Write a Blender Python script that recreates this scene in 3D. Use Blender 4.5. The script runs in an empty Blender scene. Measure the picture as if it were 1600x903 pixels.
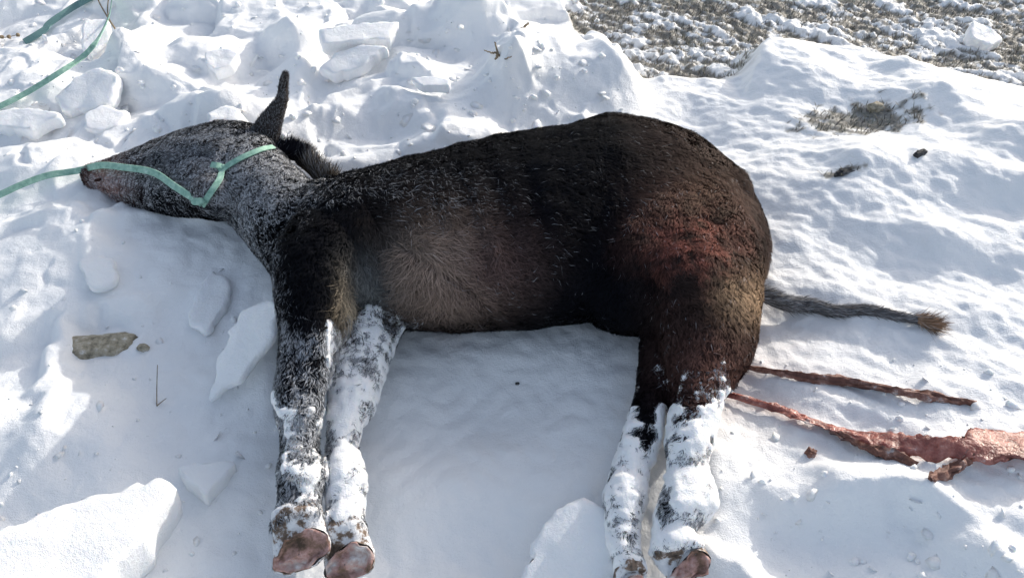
import bpy, bmesh, math, random
import numpy as np
from mathutils import Vector

random.seed(7); rng = np.random.default_rng(7)
sc = bpy.context.scene
COL = sc.collection

# ------------------------------------------------------------------ camera, sky, sun, exposure
CAM_H, PITCH, HFOV = 1.45, math.radians(44), math.radians(63)
cam_d = bpy.data.cameras.new('camera'); cam = bpy.data.objects.new('camera', cam_d); COL.objects.link(cam)
cam.location = (0, 0, CAM_H); cam.rotation_euler = (math.pi/2 - PITCH, 0, 0)
cam_d.sensor_width = 36; cam_d.lens = 18/math.tan(HFOV/2); cam_d.clip_start = .02; cam_d.clip_end = 2000
sc.camera = cam

SUN_EL, SUN_AZ = math.radians(21), math.radians(43)       # azimuth from +x (picture right) towards +y (away)
w = bpy.data.worlds.new('World'); sc.world = w; w.use_nodes = True
nt = w.node_tree; bg = nt.nodes['Background']
sky = nt.nodes.new('ShaderNodeTexSky'); sky.sky_type = 'NISHITA'; sky.sun_disc = False
sky.sun_elevation = SUN_EL; sky.sun_rotation = math.pi/2 - SUN_AZ; sky.dust_density = 2.5; sky.air_density = 1.0; sky.ozone_density = 0.6
hs = nt.nodes.new('ShaderNodeHueSaturation'); hs.inputs['Saturation'].default_value = .72
nt.links.new(sky.outputs[0], hs.inputs['Color']); nt.links.new(hs.outputs[0], bg.inputs[0]); bg.inputs[1].default_value = 0.15
sd = bpy.data.lights.new('sun', 'SUN'); sd.energy = 2.05; sd.angle = math.radians(.6); sd.color = (1, .94, .85)
so = bpy.data.objects.new('sun', sd); COL.objects.link(so)
S = Vector((math.cos(SUN_EL)*math.cos(SUN_AZ), math.cos(SUN_EL)*math.sin(SUN_AZ), math.sin(SUN_EL)))
so.rotation_euler = S.to_track_quat('Z', 'Y').to_euler(); so.location = (3, 3, 4)
vs = sc.view_settings; vs.view_transform = 'Standard'; vs.look = 'None'; vs.exposure = 0.68; vs.gamma = 1
sc.cycles.max_bounces = 6; sc.cycles.diffuse_bounces = 4; sc.cycles.glossy_bounces = 2; sc.cycles.transmission_bounces = 2

# ------------------------------------------------------------------ helpers
F = 800/math.tan(HFOV/2)
cP, sP = math.cos(PITCH), math.sin(PITCH)
def ray(px, py):
    a, b = (px-800)/F, (451.5-py)/F
    return np.array([a, cP + b*sP, -sP + b*cP])
def at(px, py, z=0.0):
    d = ray(px, py); return np.array([0, 0, CAM_H]) + d*((z-CAM_H)/d[2])
def project(P):
    P = np.asarray(P, float); q = P - np.array([0, 0, CAM_H])
    dep = q[..., 1]*cP - q[..., 2]*sP; up = q[..., 1]*sP + q[..., 2]*cP
    return 800 + F*q[..., 0]/dep, 451.5 - F*up/dep, dep

def hash2(ix, iy, seed):
    n = (ix.astype(np.int64)*374761393 + iy.astype(np.int64)*668265263 + seed*1442695041) & 0xffffffff
    n = ((n ^ (n >> 13))*1274126177) & 0xffffffff
    n = ((n ^ (n >> 15))*2246822519) & 0xffffffff
    return ((n ^ (n >> 16)) & 0xffff)/65535.0
def perlin(x, y, seed=0):
    x = np.asarray(x, float); y = np.asarray(y, float)
    ix, iy = np.floor(x), np.floor(y); fx, fy = x-ix, y-iy
    u, v = fx*fx*fx*(fx*(fx*6-15)+10), fy*fy*fy*(fy*(fy*6-15)+10)
    def g(ox, oy):
        a = hash2(ix+ox, iy+oy, seed)*2*np.pi
        return np.cos(a)*(fx-ox) + np.sin(a)*(fy-oy)
    return ((g(0,0)*(1-u)+g(1,0)*u)*(1-v) + (g(0,1)*(1-u)+g(1,1)*u)*v)*1.5
def fbm(x, y, o=4, seed=0, gain=.5):
    s = 0; a = 1
    for k in range(o):
        s = s + a*perlin(x*2**k, y*2**k, seed+k*17); a *= gain
    return s
def noise3(P, s, seed=0):
    return (perlin(P[:,0]*s+.3*P[:,2]*s, P[:,1]*s, seed) + perlin(P[:,1]*s+5, P[:,2]*s, seed+3) + perlin(P[:,2]*s+9, P[:,0]*s, seed+5))/1.7
def sstep(a, b, x):
    t = np.clip((x-a)/(b-a), 0, 1); return t*t*(3-2*t)
def cells(x, y, size, seed, tilt):
    X, Y = x/size, y/size; ix, iy = np.floor(X), np.floor(Y)
    best = np.full(np.shape(X), 9.); h = np.zeros(np.shape(X)); sec = np.full(np.shape(X), 9.)
    for ox in (-1,0,1):
        for oy in (-1,0,1):
            cx = ix+ox+.15+.7*hash2(ix+ox, iy+oy, seed); cy = iy+oy+.15+.7*hash2(ix+ox, iy+oy, seed+1)
            d = (X-cx)**2+(Y-cy)**2
            hh = hash2(ix+ox, iy+oy, seed+2)-.5 + tilt*((hash2(ix+ox, iy+oy, seed+3)-.5)*(X-cx)+(hash2(ix+ox, iy+oy, seed+4)-.5)*(Y-cy))
            m = d < best
            sec = np.where(m, best, np.minimum(sec, d)); h = np.where(m, hh, h); best = np.where(m, d, best)
    edge = np.sqrt(sec)-np.sqrt(best)
    return h, edge

def mesh_obj(name, V, faces, mat=None, parent=None, smooth=True):
    me = bpy.data.meshes.new(name)
    if isinstance(faces, np.ndarray):
        V = np.asarray(V, np.float32); n, k = faces.shape
        me.vertices.add(len(V)); me.vertices.foreach_set('co', V.ravel())
        me.loops.add(n*k); me.loops.foreach_set('vertex_index', faces.astype(np.int32).ravel())
        me.polygons.add(n); me.polygons.foreach_set('loop_start', np.arange(0, n*k, k, dtype=np.int32))
        me.polygons.foreach_set('loop_total', np.full(n, k, np.int32))
        me.update(calc_edges=True); me.validate()
    else:
        me.from_pydata([tuple(map(float, v)) for v in V], [], [tuple(f) for f in faces]); me.update()
    if smooth: me.polygons.foreach_set('use_smooth', np.ones(len(me.polygons), bool))
    o = bpy.data.objects.new(name, me); COL.objects.link(o)
    if mat: me.materials.append(mat)
    if parent: o.parent = parent
    return o
def tag(o, label, cat=None, group=None, kind=None):
    if label: o['label'] = label
    if cat: o['category'] = cat
    if group: o['group'] = group
    if kind: o['kind'] = kind
    return o
def set_attr(me, name, data, kind='FLOAT'):
    a = me.attributes.new(name, kind, 'POINT')
    if kind == 'FLOAT': a.data.foreach_set('value', np.asarray(data, np.float32))
    else:
        d = np.ones((len(data), 4), np.float32); d[:, :3] = data; a.data.foreach_set('color', d.ravel())
def loft(rings, cap=True):
    V = np.concatenate(rings); n = len(rings[0]); Fc = []
    for i in range(len(rings)-1):
        for j in range(n):
            k = (j+1) % n; Fc.append((i*n+j, i*n+k, (i+1)*n+k, (i+1)*n+j))
    if cap: Fc.append(tuple(range(n-1, -1, -1))); Fc.append(tuple(range((len(rings)-1)*n, len(rings)*n)))
    return V, Fc
def spline(P, n):
    P = np.asarray(P, float); m = len(P); t = np.linspace(0, m-1, n); out = []
    for q in t:
        i = min(int(q), m-2); f = q-i
        p0, p1, p2, p3 = P[max(i-1,0)], P[i], P[i+1], P[min(i+2,m-1)]
        out.append(.5*((2*p1)+(-p0+p2)*f+(2*p0-5*p1+4*p2-p3)*f*f+(-p0+3*p1-3*p2+p3)*f**3))
    return np.array(out)

# ------------------------------------------------------------------ materials
def new_mat(name):
    m = bpy.data.materials.new(name); m.use_nodes = True
    return m, m.node_tree, m.node_tree.nodes['Principled BSDF']
def N(t, kind, **kw):
    n = t.nodes.new(kind)
    for k, v in kw.items():
        if k in n.inputs: n.inputs[k].default_value = v
        else: setattr(n, k, v)
    return n
def noise_n(t, scale, detail=4, rough=.55):
    tc = t.nodes.get('tc') or N(t, 'ShaderNodeTexCoord', name='tc')
    n = N(t, 'ShaderNodeTexNoise', Scale=scale, Detail=detail, Roughness=rough); t.links.new(tc.outputs['Object'], n.inputs['Vector']); return n
def ramp(t, src, stops):
    r = N(t, 'ShaderNodeValToRGB'); e = r.color_ramp.elements
    while len(e) < len(stops): e.new(.5)
    for q, (p, c) in zip(e, stops): q.position = p; q.color = (*c, 1) if len(c) == 3 else c
    t.links.new(src, r.inputs[0]); return r
def bump(t, b, src, strength, dist):
    n = N(t, 'ShaderNodeBump', Strength=strength, Distance=dist); t.links.new(src, n.inputs['Height'])
    t.links.new(n.outputs[0], b.inputs['Normal']); return n
def mixc(t, fac, a, b):
    m = N(t, 'ShaderNodeMix', data_type='RGBA')
    for s, v in ((0, fac), (6, a), (7, b)):
        if hasattr(v, 'links'): t.links.new(v, m.inputs[s])
        else: m.inputs[s].default_value = v if s == 0 else (*v, 1)
    return m.outputs[2]

def snow_mat(name, ground=False):
    m, t, b = new_mat(name)
    base = ramp(t, noise_n(t, 9, 5).outputs[0], [(.3, (.86, .875, .89)), (.7, (.90, .905, .91))]).outputs[0]
    if ground:
        g = N(t, 'ShaderNodeAttribute', attribute_name='grass'); s = N(t, 'ShaderNodeAttribute', attribute_name='stain')
        soil = ramp(t, noise_n(t, 45, 5, .7).outputs[0], [(.3, (.05, .045, .035)), (.5, (.16, .145, .11)), (.7, (.3, .28, .23))]).outputs[0]
        base = mixc(t, s.outputs['Fac'], base, (.50, .30, .28))
        base = mixc(t, g.outputs['Fac'], base, soil)
    t.links.new(base, b.inputs['Base Color'])
    b.inputs['Roughness'].default_value = .55; b.inputs['Specular IOR Level'].default_value = .3
    b.inputs['Subsurface Weight'].default_value = 0 if ground else .2; b.inputs['Subsurface Radius'].default_value = (.5, .7, 1)
    b.inputs['Subsurface Scale'].default_value = .012
    n1 = noise_n(t, 60, 6, .65); n2 = noise_n(t, 420, 2, .6)
    a = N(t, 'ShaderNodeMath', operation='MULTIPLY_ADD'); t.links.new(n2.outputs[0], a.inputs[0]); a.inputs[1].default_value = .35; t.links.new(n1.outputs[0], a.inputs[2])
    bump(t, b, a.outputs[0], .6, .006)
    return m
M_ground = snow_mat('snow_ground', True); M_snow = snow_mat('snow')

def attr_mat(name, rough=.6, spec=.3):
    m, t, b = new_mat(name)
    a = N(t, 'ShaderNodeAttribute', attribute_name='col'); t.links.new(a.outputs['Color'], b.inputs['Base Color'])
    b.inputs['Roughness'].default_value = rough; b.inputs['Specular IOR Level'].default_value = spec
    return m
M_fur = attr_mat('fur', .7, .05); M_blade = attr_mat('dry_grass', .8, .1); M_skin = attr_mat('hide', .9, .05)
def simple(name, stops, scale, rough, bs=.3, bd=.004, spec=.3, sss=0):
    m, t, b = new_mat(name); n = noise_n(t, scale, 6, .65)
    t.links.new(ramp(t, n.outputs[0], stops).outputs[0], b.inputs['Base Color'])
    b.inputs['Roughness'].default_value = rough; b.inputs['Specular IOR Level'].default_value = spec; bump(t, b, n.outputs[0], bs, bd)
    if sss: b.inputs['Subsurface Weight'].default_value = sss; b.inputs['Subsurface Scale'].default_value = .01
    return m
M_hoof = simple('hoof_sole', [(.34, (.10, .07, .05)), (.44, (.26, .16, .12)), (.52, (.48, .29, .26)), (.59, (.52, .40, .36)), (.72, (.8, .8, .8))], 22, .85, 1, .010, .12)
M_horn = simple('hoof_wall', [(.34, (.04, .032, .028)), (.46, (.22, .16, .12)), (.52, (.7, .71, .73)), (.7, (.85, .86, .88))], 30, .7, .9, .012)
M_rock = simple('rock', [(.3, (.10, .09, .07)), (.45, (.32, .285, .21)), (.58, (.46, .41, .32)), (.75, (.8, .8, .8))], 55, .85, .8, .008)
M_strap = simple('green_webbing', [(.3, (.15, .29, .23)), (.45, (.24, .42, .34)), (.62, (.33, .52, .43)), (.74, (.6, .7, .66))], 70, .75, .6, .002)
M_strapd = simple('dark_green_webbing', [(.3, (.10, .20, .20)), (.7, (.17, .29, .28))], 160, .6, .3, .001)
M_twig = simple('dry_twig', [(.3, (.10, .07, .045)), (.7, (.33, .26, .17))], 120, .8)
M_dry = simple('dried_strip', [(.3, (.10, .045, .035)), (.48, (.17, .075, .055)), (.6, (.28, .16, .13)), (.74, (.72, .70, .70))], 42, .6, .9, .006)
M_pale = simple('pale_dried_strip', [(.3, (.10, .022, .018)), (.48, (.28, .075, .055)), (.62, (.46, .18, .14)), (.78, (.75, .70, .68))], 30, .25, 1, .010, .6)
M_clod = simple('dark_clod', [(.35, (.02, .02, .022)), (.6, (.10, .10, .10)), (.7, (.7, .72, .75))], 60, .9, .8, .006)

# ------------------------------------------------------------------ snow ground (one sheet out to the horizon)
# each feature: pixel foot point, radii (m): left, right, near, far; height
BUMPS = []
def bmp(px, py, rl, rr, rn, rf, h, p=2.0):
    c = at(px, py, 0); BUMPS.append((c[0], c[1], rl, rr, rn, rf, h, p))
bmp(870, 130, .22, .22, .20, .14, .09)
bmp(1270, 118, .25, .50, .22, .14, .085)       # smooth mound behind the rump
bmp(1460, 190, .35, .45, .18, .18, .06)
bmp(1330, 330, .25, .5, .15, .15, .05)
bmp(400, 215, .20, .18, .08, .12, .05)
bmp(260, 200, .22, .22, .06, .12, .06)
bmp(90, 280, .18, .14, .10, .12, .05)
bmp(60, 400, .22, .14, .16, .12, .05)
bmp(60, 690, .25, .10, .10, .10, .05)
bmp(520, 270, .12, .2, .04, .08, .05)
bmp(680, 255, .3, .3, .05, .08, .04)
bmp(430, 560, .05, .05, .12, .14, .05)
bmp(320, 345, .05, .06, .04, .05, .05)
bmp(760, 640, .30, .22, .16, .14, -.04)
bmp(300, 520, .25, .16, .2, .2, -.03)
bmp(1290, 860, .15, .10, .10, .06, -.03)
bmp(1440, 870, .08, .08, .10, .06, -.025)
bmp(740, 860, .32, .24, .3, .14, -.06)
bmp(1560, 350, .16, .16, .05, .05, .02)
CRESTS = []
def crest(pts, h, wl, wr, p=1.6):
    """drift crest along pixel foot points: wl/wr = reach (m) to the left/right of the walking direction"""
    CRESTS.append((np.array([at(*q)[:2] for q in pts]), h, wl, wr, p))
crest([(790, 165), (775, 105), (728, 60)], .18, .20, .42)
crest([(985, 150), (930, 95), (850, 70)], .10, .35, .12)
crest([(700, 235), (655, 190), (600, 185)], .14, .18, .30)
crest([(560, 150), (640, 140), (700, 172), (745, 182)], .08, .22, .12)
crest([(520, 190), (470, 150), (440, 95)], .11, .16, .26)
crest([(640, 60), (540, 62), (470, 75)], .13, .14, .30)
crest([(345, 210), (290, 150), (330, 90)], .12, .20, .26)
crest([(230, 150), (200, 90), (250, 50)], .11, .18, .22)
crest([(60, 150), (30, 110), (0, 100)], .05, .15, .2)
crest([(1180, 150), (1172, 118), (1180, 100)], .06, .05, .45, 1.2)
crest([(1600, 330), (1510, 270), (1440, 225), (1400, 160)], .075, .20, .34)
crest([(1500, 300), (1430, 300), (1330, 290)], .05, .14, .22)
crest([(1600, 430), (1500, 400), (1440, 420)], .045, .16, .2)
crest([(1310, 800), (1230, 760), (1110, 742)], .05, .12, .18)
crest([(1430, 830), (1400, 800), (1330, 785), (1290, 775)], .055, .07, .10)
crest([(1480, 900), (1450, 830), (1500, 790), (1590, 780)], .07, .14, .30)
crest([(1200, 903), (1160, 860), (1120, 850)], .05, .1, .15)
crest([(1400, 742), (1350, 735)], .02, .05, .06)
crest([(140, 800), (100, 700), (60, 630), (0, 640)], .05, .14, .22)
crest([(170, 420), (140, 350), (60, 345)], .04, .12, .2)
GRASS_Y0 = at(1300, 60)[1]
def grass_mask(x, y):
    px, py, _ = project(np.stack([x, y, np.zeros_like(x)], -1))
    # edge of the bare turf runs from (880,0) down past (1000,140), up over the mound, to (1600,150)
    edge = np.interp(px, [600, 850, 900, 1000, 1120, 1172, 1200, 1340, 1420, 1600, 2400], [-160, -60, 50, 145, 130, 122, 100, 104, 125, 165, 420])
    e = edge + 14*perlin(x*5, y*5, 71)
    far = sstep(0, 26, e-py)
    r = np.where(py < 700, far, 0)
    return r
GP = [(1340, 192, .17, .085), (1318, 268, .05, .02)]
def H(x, y, full=False):
    x = np.asarray(x, float); y = np.asarray(y, float)
    r = np.hypot(x, y-1.5); near = sstep(14, 5, r)
    h = .035*perlin(x*.9+3, y*.9, 1) + .3*sstep(6, 60, r)*perlin(x*.03, y*.03, 2)*3
    for cx, cy, rl, rr, rn, rf, a, p in BUMPS:
        dx, dy = x-cx, y-cy
        q = (dx/np.where(dx < 0, rl, rr))**2 + (dy/np.where(dy < 0, rn, rf))**2
        h = h + a*np.exp(-q)
    W1 = .06*perlin(x*3, y*3, 77)+.018*perlin(x*11, y*11, 79); W2 = .06*perlin(x*3+7, y*3+3, 78)+.018*perlin(x*11+5, y*11, 80)
    for pl, a, wl, wr, p in CRESTS:
        wob = W1; wob2 = W2; best = np.full(np.shape(x), 99.); sg = np.zeros(np.shape(x)); 
        for (ax, ay), (bx, by) in zip(pl[:-1], pl[1:]):
            dx, dy = bx-ax, by-ay; L2 = dx*dx+dy*dy; t = np.clip(((x+wob-ax)*dx+(y+wob2-ay)*dy)/L2, 0, 1)
            ex, ey = x+wob-ax-t*dx, y+wob2-ay-t*dy; d = np.hypot(ex, ey); m = d < best
            best = np.where(m, d, best); sg = np.where(m, (dx*ey-dy*ex)/(math.sqrt(L2)*(d+1e-4)), sg)
        q = np.clip(1-best/(wr+(wl-wr)*sstep(-.8, .8, sg)), 0, 1)
        h = h + a*(.75+.6*perlin(x*4+a*90, y*4, 76))*q**(p+.5)*(1-.22*np.exp(-(best/.02)**2))
    g = grass_mask(x, y)
    # broken crust: left and behind
    rub = sstep(1.72, 2.1, y + .10*perlin(x*3, y*3, 31))*sstep(.75, .35, x)
    rub = np.maximum(rub, sstep(-.72, -1.0, x)*sstep(.6, .9, y)*.7)*(1-g)
    wx, wy = x+.05*perlin(x*5, y*5, 11)+.015*perlin(x*17, y*17, 12), y+.05*perlin(x*5+9, y*5, 13)+.015*perlin(x*17, y*17+4, 14)
    c1, e1 = cells(wx, wy, .34, 5, 1.6); c2, e2 = cells(wx+.7, wy, .15, 9, 1.5)
    chunk = .5+.5*perlin(x*2.2, y*2.2, 41)
    h = h + near*rub*(.09*c1*sstep(0, .22, e1) + .034*c2*sstep(0, .26, e2)*(.15+chunk**2*1.5) + .007*fbm(x*9, y*9, 3, 51))
    # wind-packed side: ridges running down to the right
    wind = sstep(.25, .75, x)*(1-g)
    u, v = x*.80 + y*-.6, x*.6 + y*.80
    h = h + near*wind*(.13*np.clip(x-.45, 0, 2.2)*sstep(2.55, 1.9, y) + .022*(1-np.abs(perlin(u*1.5+.4*perlin(x*3, y*3, 8), v*3.6, 21))*2)*.6 + .008*fbm(u*5, v*9, 3, 22) + .003*fbm(u*22, v*40, 2, 23))
    calm = (1-rub)*(1-wind)*(1-g)
    h = h + near*calm*(.010*fbm(x*4, y*4, 2, 61) + .003*np.abs(perlin(x*16, y*16, 62))*2)
    h = h + near*.0010*fbm(x*34, y*34, 2, 63)*(1-g)
    # turf: lower, rough, with little drifts
    drift = fbm(u*3.4, v*8, 5, 81, .72)
    h = h + g*(-.05 + .020*np.clip(drift, 0, 1) + .009*fbm(x*24, y*24, 3, 82)*near)
    if not full: return h
    bare = g*sstep(.42, -.18, drift + .75*fbm(x*26, y*34, 3, 83, .7))
    return h, bare, g
def axis(a, b, step, far):
    c = list(np.arange(a, b+1e-6, step)); s = step; up = c[-1]; dn = c[0]; U = []; D = []
    while up < far:
        s *= 1.16; up += s; dn -= s; U.append(up); D.append(dn)
    return np.array(D[::-1]+c+U)
gx = axis(-2.15, 2.15, .0062, 400); gy = axis(.55, 3.75, .0062, 400)
X, Y = np.meshgrid(gx, gy); hz, bare, gm = H(X, Y, True)
def Hg(x, y):
    i = int(np.clip(np.searchsorted(gx, x)-1, 0, len(gx)-2)); j = int(np.clip(np.searchsorted(gy, y)-1, 0, len(gy)-2))
    a, b = (x-gx[i])/(gx[i+1]-gx[i]), (y-gy[j])/(gy[j+1]-gy[j])
    return (hz[j,i]*(1-a)+hz[j,i+1]*a)*(1-b) + (hz[j+1,i]*(1-a)+hz[j+1,i+1]*a)*b
def on(px, py, dz=0.0):
    z = 0.0
    for _ in range(16):
        p = at(px, py, z+dz); z = .5*z + .5*Hg(p[0], p[1])
    return at(px, py, z+dz)
for px, py, rx, ry in GP:          # a patch of turf blown bare
    c = on(px, py); q = ((X-c[0])/rx)**2 + ((Y-c[1])/ry)**2; m = q < 3
    bare[m] = np.maximum(bare[m], sstep(1.3, .4, q[m] + 1.1*fbm(X[m]*30, Y[m]*30, 3, 84)))
nx, ny = len(gx), len(gy); I = np.arange(nx*ny).reshape(ny, nx)
quads = np.stack([I[:-1,:-1], I[:-1,1:], I[1:,1:], I[1:,:-1]], -1).reshape(-1, 4)
Vg = np.stack([X.ravel(), Y.ravel(), hz.ravel()], -1)
ground = mesh_obj('snow_ground', Vg, quads, M_ground)
set_attr(ground.data, 'grass', bare.ravel()*.85)
st = np.zeros(nx*ny)
for px, py, r, a in ((1170, 610, .13, .35), (1200, 640, .09, .35), (1130, 540, .16, .3), (1266, 710, .03, .25), (700, 505, .08, .2)):
    c = at(px, py, 0); st = np.maximum(st, a*np.exp(-((Vg[:,0]-c[0])**2+(Vg[:,1]-c[1])**2)/r**2)*(.6+.6*perlin(Vg[:,0]*14, Vg[:,1]*14, 90)))
set_attr(ground.data, 'stain', np.clip(st, 0, 1))
tag(ground, 'trampled and wind-packed snow covering the ground', kind='structure')

# short dry turf showing through the snow
def blades(name, P, L, lean, col, width, mat, parent=None, dirs=None):
    n = len(P); a = rng.uniform(0, 2*np.pi, n) if dirs is None else dirs
    d = np.stack([np.cos(a)*lean, np.sin(a)*lean, np.sqrt(np.clip(1-lean**2, .02, 1))], -1)
    side = np.stack([-np.sin(a), np.cos(a), np.zeros(n)], -1)*width[:, None]
    m = P + d*(L*.55)[:, None]; t = P + d*L[:, None]; t[:, 2] -= L*.25*lean
    V = np.stack([P-side, P+side, m-side*.7, m+side*.7, t], 1).reshape(-1, 3); k = np.arange(n)*5
    Fc = np.concatenate([np.stack([k, k+1, k+3], -1), np.stack([k, k+3, k+2], -1), np.stack([k+2, k+3, k+4], -1)])
    o = mesh_obj(name, V, Fc, mat, parent, smooth=False); set_attr(o.data, 'col', np.repeat(col, 5, 0), 'FLOAT_COLOR'); return o
ca = np.stack([rng.uniform(.1, 3.2, 400000), rng.uniform(1.6, 4.2, 400000)], -1)
_gi, _gj = np.searchsorted(gx, ca[:,0]), np.searchsorted(gy, ca[:,1]); bb = bare[_gj, _gi]
ca = ca[(bb > .45)][:60000]; n = len(ca)
Pg = np.stack([ca[:,0], ca[:,1], hz[np.searchsorted(gy, ca[:,1]), np.searchsorted(gx, ca[:,0])]-.003], -1)
gc = np.array([.25, .235, .20])*rng.uniform(.25, 1.35, (n,1))*np.array([1, 1, 1]) + rng.normal(0, .008, (n,3)); gc = np.clip(gc, .02, 1)
grass = blades('dry_turf', Pg, rng.uniform(.012, .035, n), rng.uniform(.5, .95, n), gc, rng.uniform(.0008, .0018, n), M_blade)
tag(grass, 'short dry brown turf showing through thin snow', 'grass', kind='stuff')

# ------------------------------------------------------------------ donkey
donkey = bpy.data.objects.new('donkey', None); COL.objects.link(donkey)
tag(donkey, 'dark frosted donkey lying on its side in the snow with green halter', 'donkey')
NR = 28
def section(pa, pb, z, b, e=2.2):
    """ring whose outline spans pixels pa..pb seen from the photo's viewpoint, centre height z, half thickness b"""
    A, B = at(*pa, z), at(*pb, z); c = (A+B)/2; u = (A-B)/2; u[2] = 0
    v = c-np.array([0, 0, CAM_H]); el = math.asin(-v[2]/np.linalg.norm(v))
    dep = project(c)[2]; d = np.array(pa, float)-np.array(pb, float); h = np.hypot(*d)/2*dep/F; cosv = abs(d[1])/np.hypot(*d)
    u = u*math.sqrt(max(.12, 1-(b*math.cos(el)*cosv/h)**2))
    t = np.linspace(0, 2*np.pi, NR, endpoint=False)
    ct, st_ = np.cos(t), np.sin(t)
    ct = np.sign(ct)*np.abs(ct)**(2/e); st_ = np.sign(st_)*np.abs(st_)**(2/e)
    return c + ct[:, None]*u + st_[:, None]*np.array([0, 0, b]), c
def tube_sections(L, n):
    rings = []; cs = []
    for s in L:
        r, c = section(*s); rings.append(r); cs.append(c)
    R = spline(np.array(rings).reshape(len(rings), -1), n).reshape(n, NR, 3)
    return list(R), spline(np.array(cs), n)
TORSO = [((455, 340), (440, 420), .115, .085), ((500, 312), (480, 455), .135, .12), ((545, 290), (530, 492), .148, .142), ((600, 274), (596, 508), .155, .152),
         ((655, 259), (655, 517), .158, .158), ((720, 242), (720, 521), .160, .163), ((800, 225), (800, 520), .163, .168), ((880, 213), (880, 512), .163, .168),
         ((940, 196), (940, 502), .16, .165), ((1000, 200), (1000, 495), .155, .160), ((1060, 217), (1060, 495), .145, .15),
         ((1110, 246), (1110, 492), .13, .135), ((1150, 281), (1148, 482), .11, .11), ((1185, 341), (1180, 460), .09, .07), ((1200, 381), (1196, 430), .08, .03)]
NECK = [((545, 292), (455, 450), .145, .12), ((508, 300), (415, 428), .13, .11), ((472, 272), (377, 378), .12, .102), ((437, 235), (342, 332), .108, .095), ((410, 212), (328, 320), .10, .085)]
HEAD = [((440, 232), (350, 330), .10, .07), ((418, 210), (338, 334), .10, .088), ((380, 200), (312, 339), .098, .092), ((332, 200), (284, 338), .09, .086), ((284, 213), (245, 334), .08, .074),
        ((236, 230), (208, 328), .07, .062), ((190, 247), (178, 319), .062, .056), ((158, 256), (154, 311), .058, .053), ((143, 260), (140, 308), .055, .047), ((133, 268), (132, 298), .05, .034)]
FORE1 = [((475, 345), (585, 360), .16, .09), ((432, 400), (585, 405), .19, .095), ((430, 450), (556, 455), .19, .085), ((441, 520), (533, 520), .165, .066), ((439, 580), (515, 580), .14, .053), ((430, 632), (503, 632), .12, .046),
         ((442, 690), (497, 690), .10, .033), ((434, 742), (509, 744), .088, .038), ((438, 785), (498, 785), .078, .032), ((424, 830), (510, 815), .07, .038)]
FORE2 = [((555, 430), (640, 440), .10, .085), ((545, 490), (628, 500), .09, .07), ((527, 560), (602, 562), .08, .052), ((514, 625), (586, 625), .072, .046), ((512, 685), (558, 685), .062, .032),
         ((509, 748), (571, 748), .058, .038), ((515, 795), (568, 795), .05, .032), ((505, 840), (572, 832), .048, .038)]
HIND1 = [((990, 330), (1150, 330), .13, .10), ((1000, 400), (1185, 400), .15, .105), ((1022, 490), (1186, 490), .15, .09), ((1040, 560), (1172, 560), .135, .068), ((1050, 630), (1128, 630), .115, .050), ((1045, 690), (1110, 690), .10, .045),
         ((1044, 735), (1104, 735), .09, .036), ((1031, 785), (1116, 785), .08, .046), ((1024, 828), (1082, 830), .07, .031), ((1014, 868), (1100, 860), .06, .038)]
HIND2 = [((1000, 440), (1110, 440), .10, .09), ((1005, 520), (1085, 520), .085, .06), ((998, 600), (1058, 600), .07, .045), ((974, 680), (1032, 680), .065, .042), ((960, 735), (1012, 735), .055, .035),
         ((944, 785), (1008, 785), .05, .042), ((954, 838), (996, 838), .045, .029), ((962, 890), (1010, 890), .04, .034)]
parts = {}
bm = bmesh.new(); SK = []; SKT = []; SKN = []
for nm, L in (('torso', TORSO), ('neck', NECK), ('head', HEAD), ('fore1', FORE1), ('fore2', FORE2), ('hind1', HIND1), ('hind2', HIND2)):
    rings, cs = tube_sections(L, len(L)*4)
    V, Fc = loft(rings)
    tmp = bpy.data.meshes.new('tmp'); tmp.from_pydata([tuple(v) for v in V], [], Fc); bm.from_mesh(tmp); bpy.data.meshes.remove(tmp)
    tg = np.gradient(cs, axis=0); tg /= np.linalg.norm(tg, axis=1)[:, None]
    if nm in ('neck', 'head'): tg = -tg
    SK.append(cs); SKT.append(tg); SKN += [nm]*len(cs)
# eye ridge and nostril and cheek lumps
def lump(px, py, z, r, sx=1, sy=1, sz=1):
    c = at(px, py, z); g = bmesh.ops.create_icosphere(bm, subdivisions=2, radius=r)
    for v in g['verts']: v.co = Vector((c[0]+v.co.x*sx, c[1]+v.co.y*sy, c[2]+v.co.z*sz))
lump(325, 222, .155, .030, 1.5, .9, .7)      # brow
lump(338, 300, .15, .05, 1.1, 1, .8)         # cheek
lump(150, 272, .092, .014, 1.2, .8, .8)      # nostril rim
lump(545, 420, .19, .08, 1, 1.2, .8)
lump(965, 235, .24, .07, 1.4, .9, .8)
lump(1135, 300, .19, .06, 1, 1.2, 1)
lump(1080, 400, .215, .10, 1, 1.4, .6)
lump(985, 465, .13, .085, 1.3, 1, 1)
bmesh.ops.recalc_face_normals(bm, faces=bm.faces)
raw = bpy.data.meshes.new('raw'); bm.to_mesh(raw); bm.free()
ro = bpy.data.objects.new('raw', raw); COL.objects.link(ro)
rm = ro.modifiers.new('r', 'REMESH'); rm.mode = 'VOXEL'; rm.voxel_size = .0058
sm = ro.modifiers.new('s', 'SMOOTH'); sm.factor = .6; sm.iterations = 9
dg = bpy.context.evaluated_depsgraph_get(); me = bpy.data.meshes.new_from_object(ro.evaluated_get(dg))
bpy.data.objects.remove(ro); me.name = 'body'
nv = len(me.vertices); BV = np.empty(nv*3, np.float32); me.vertices.foreach_get('co', BV); BV = BV.reshape(-1, 3).astype(float)
BN = np.empty(nv*3, np.float32); me.vertices.foreach_get('normal', BN); BN = BN.reshape(-1, 3).astype(float)
_px, _py, _ = project(BV)
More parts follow.
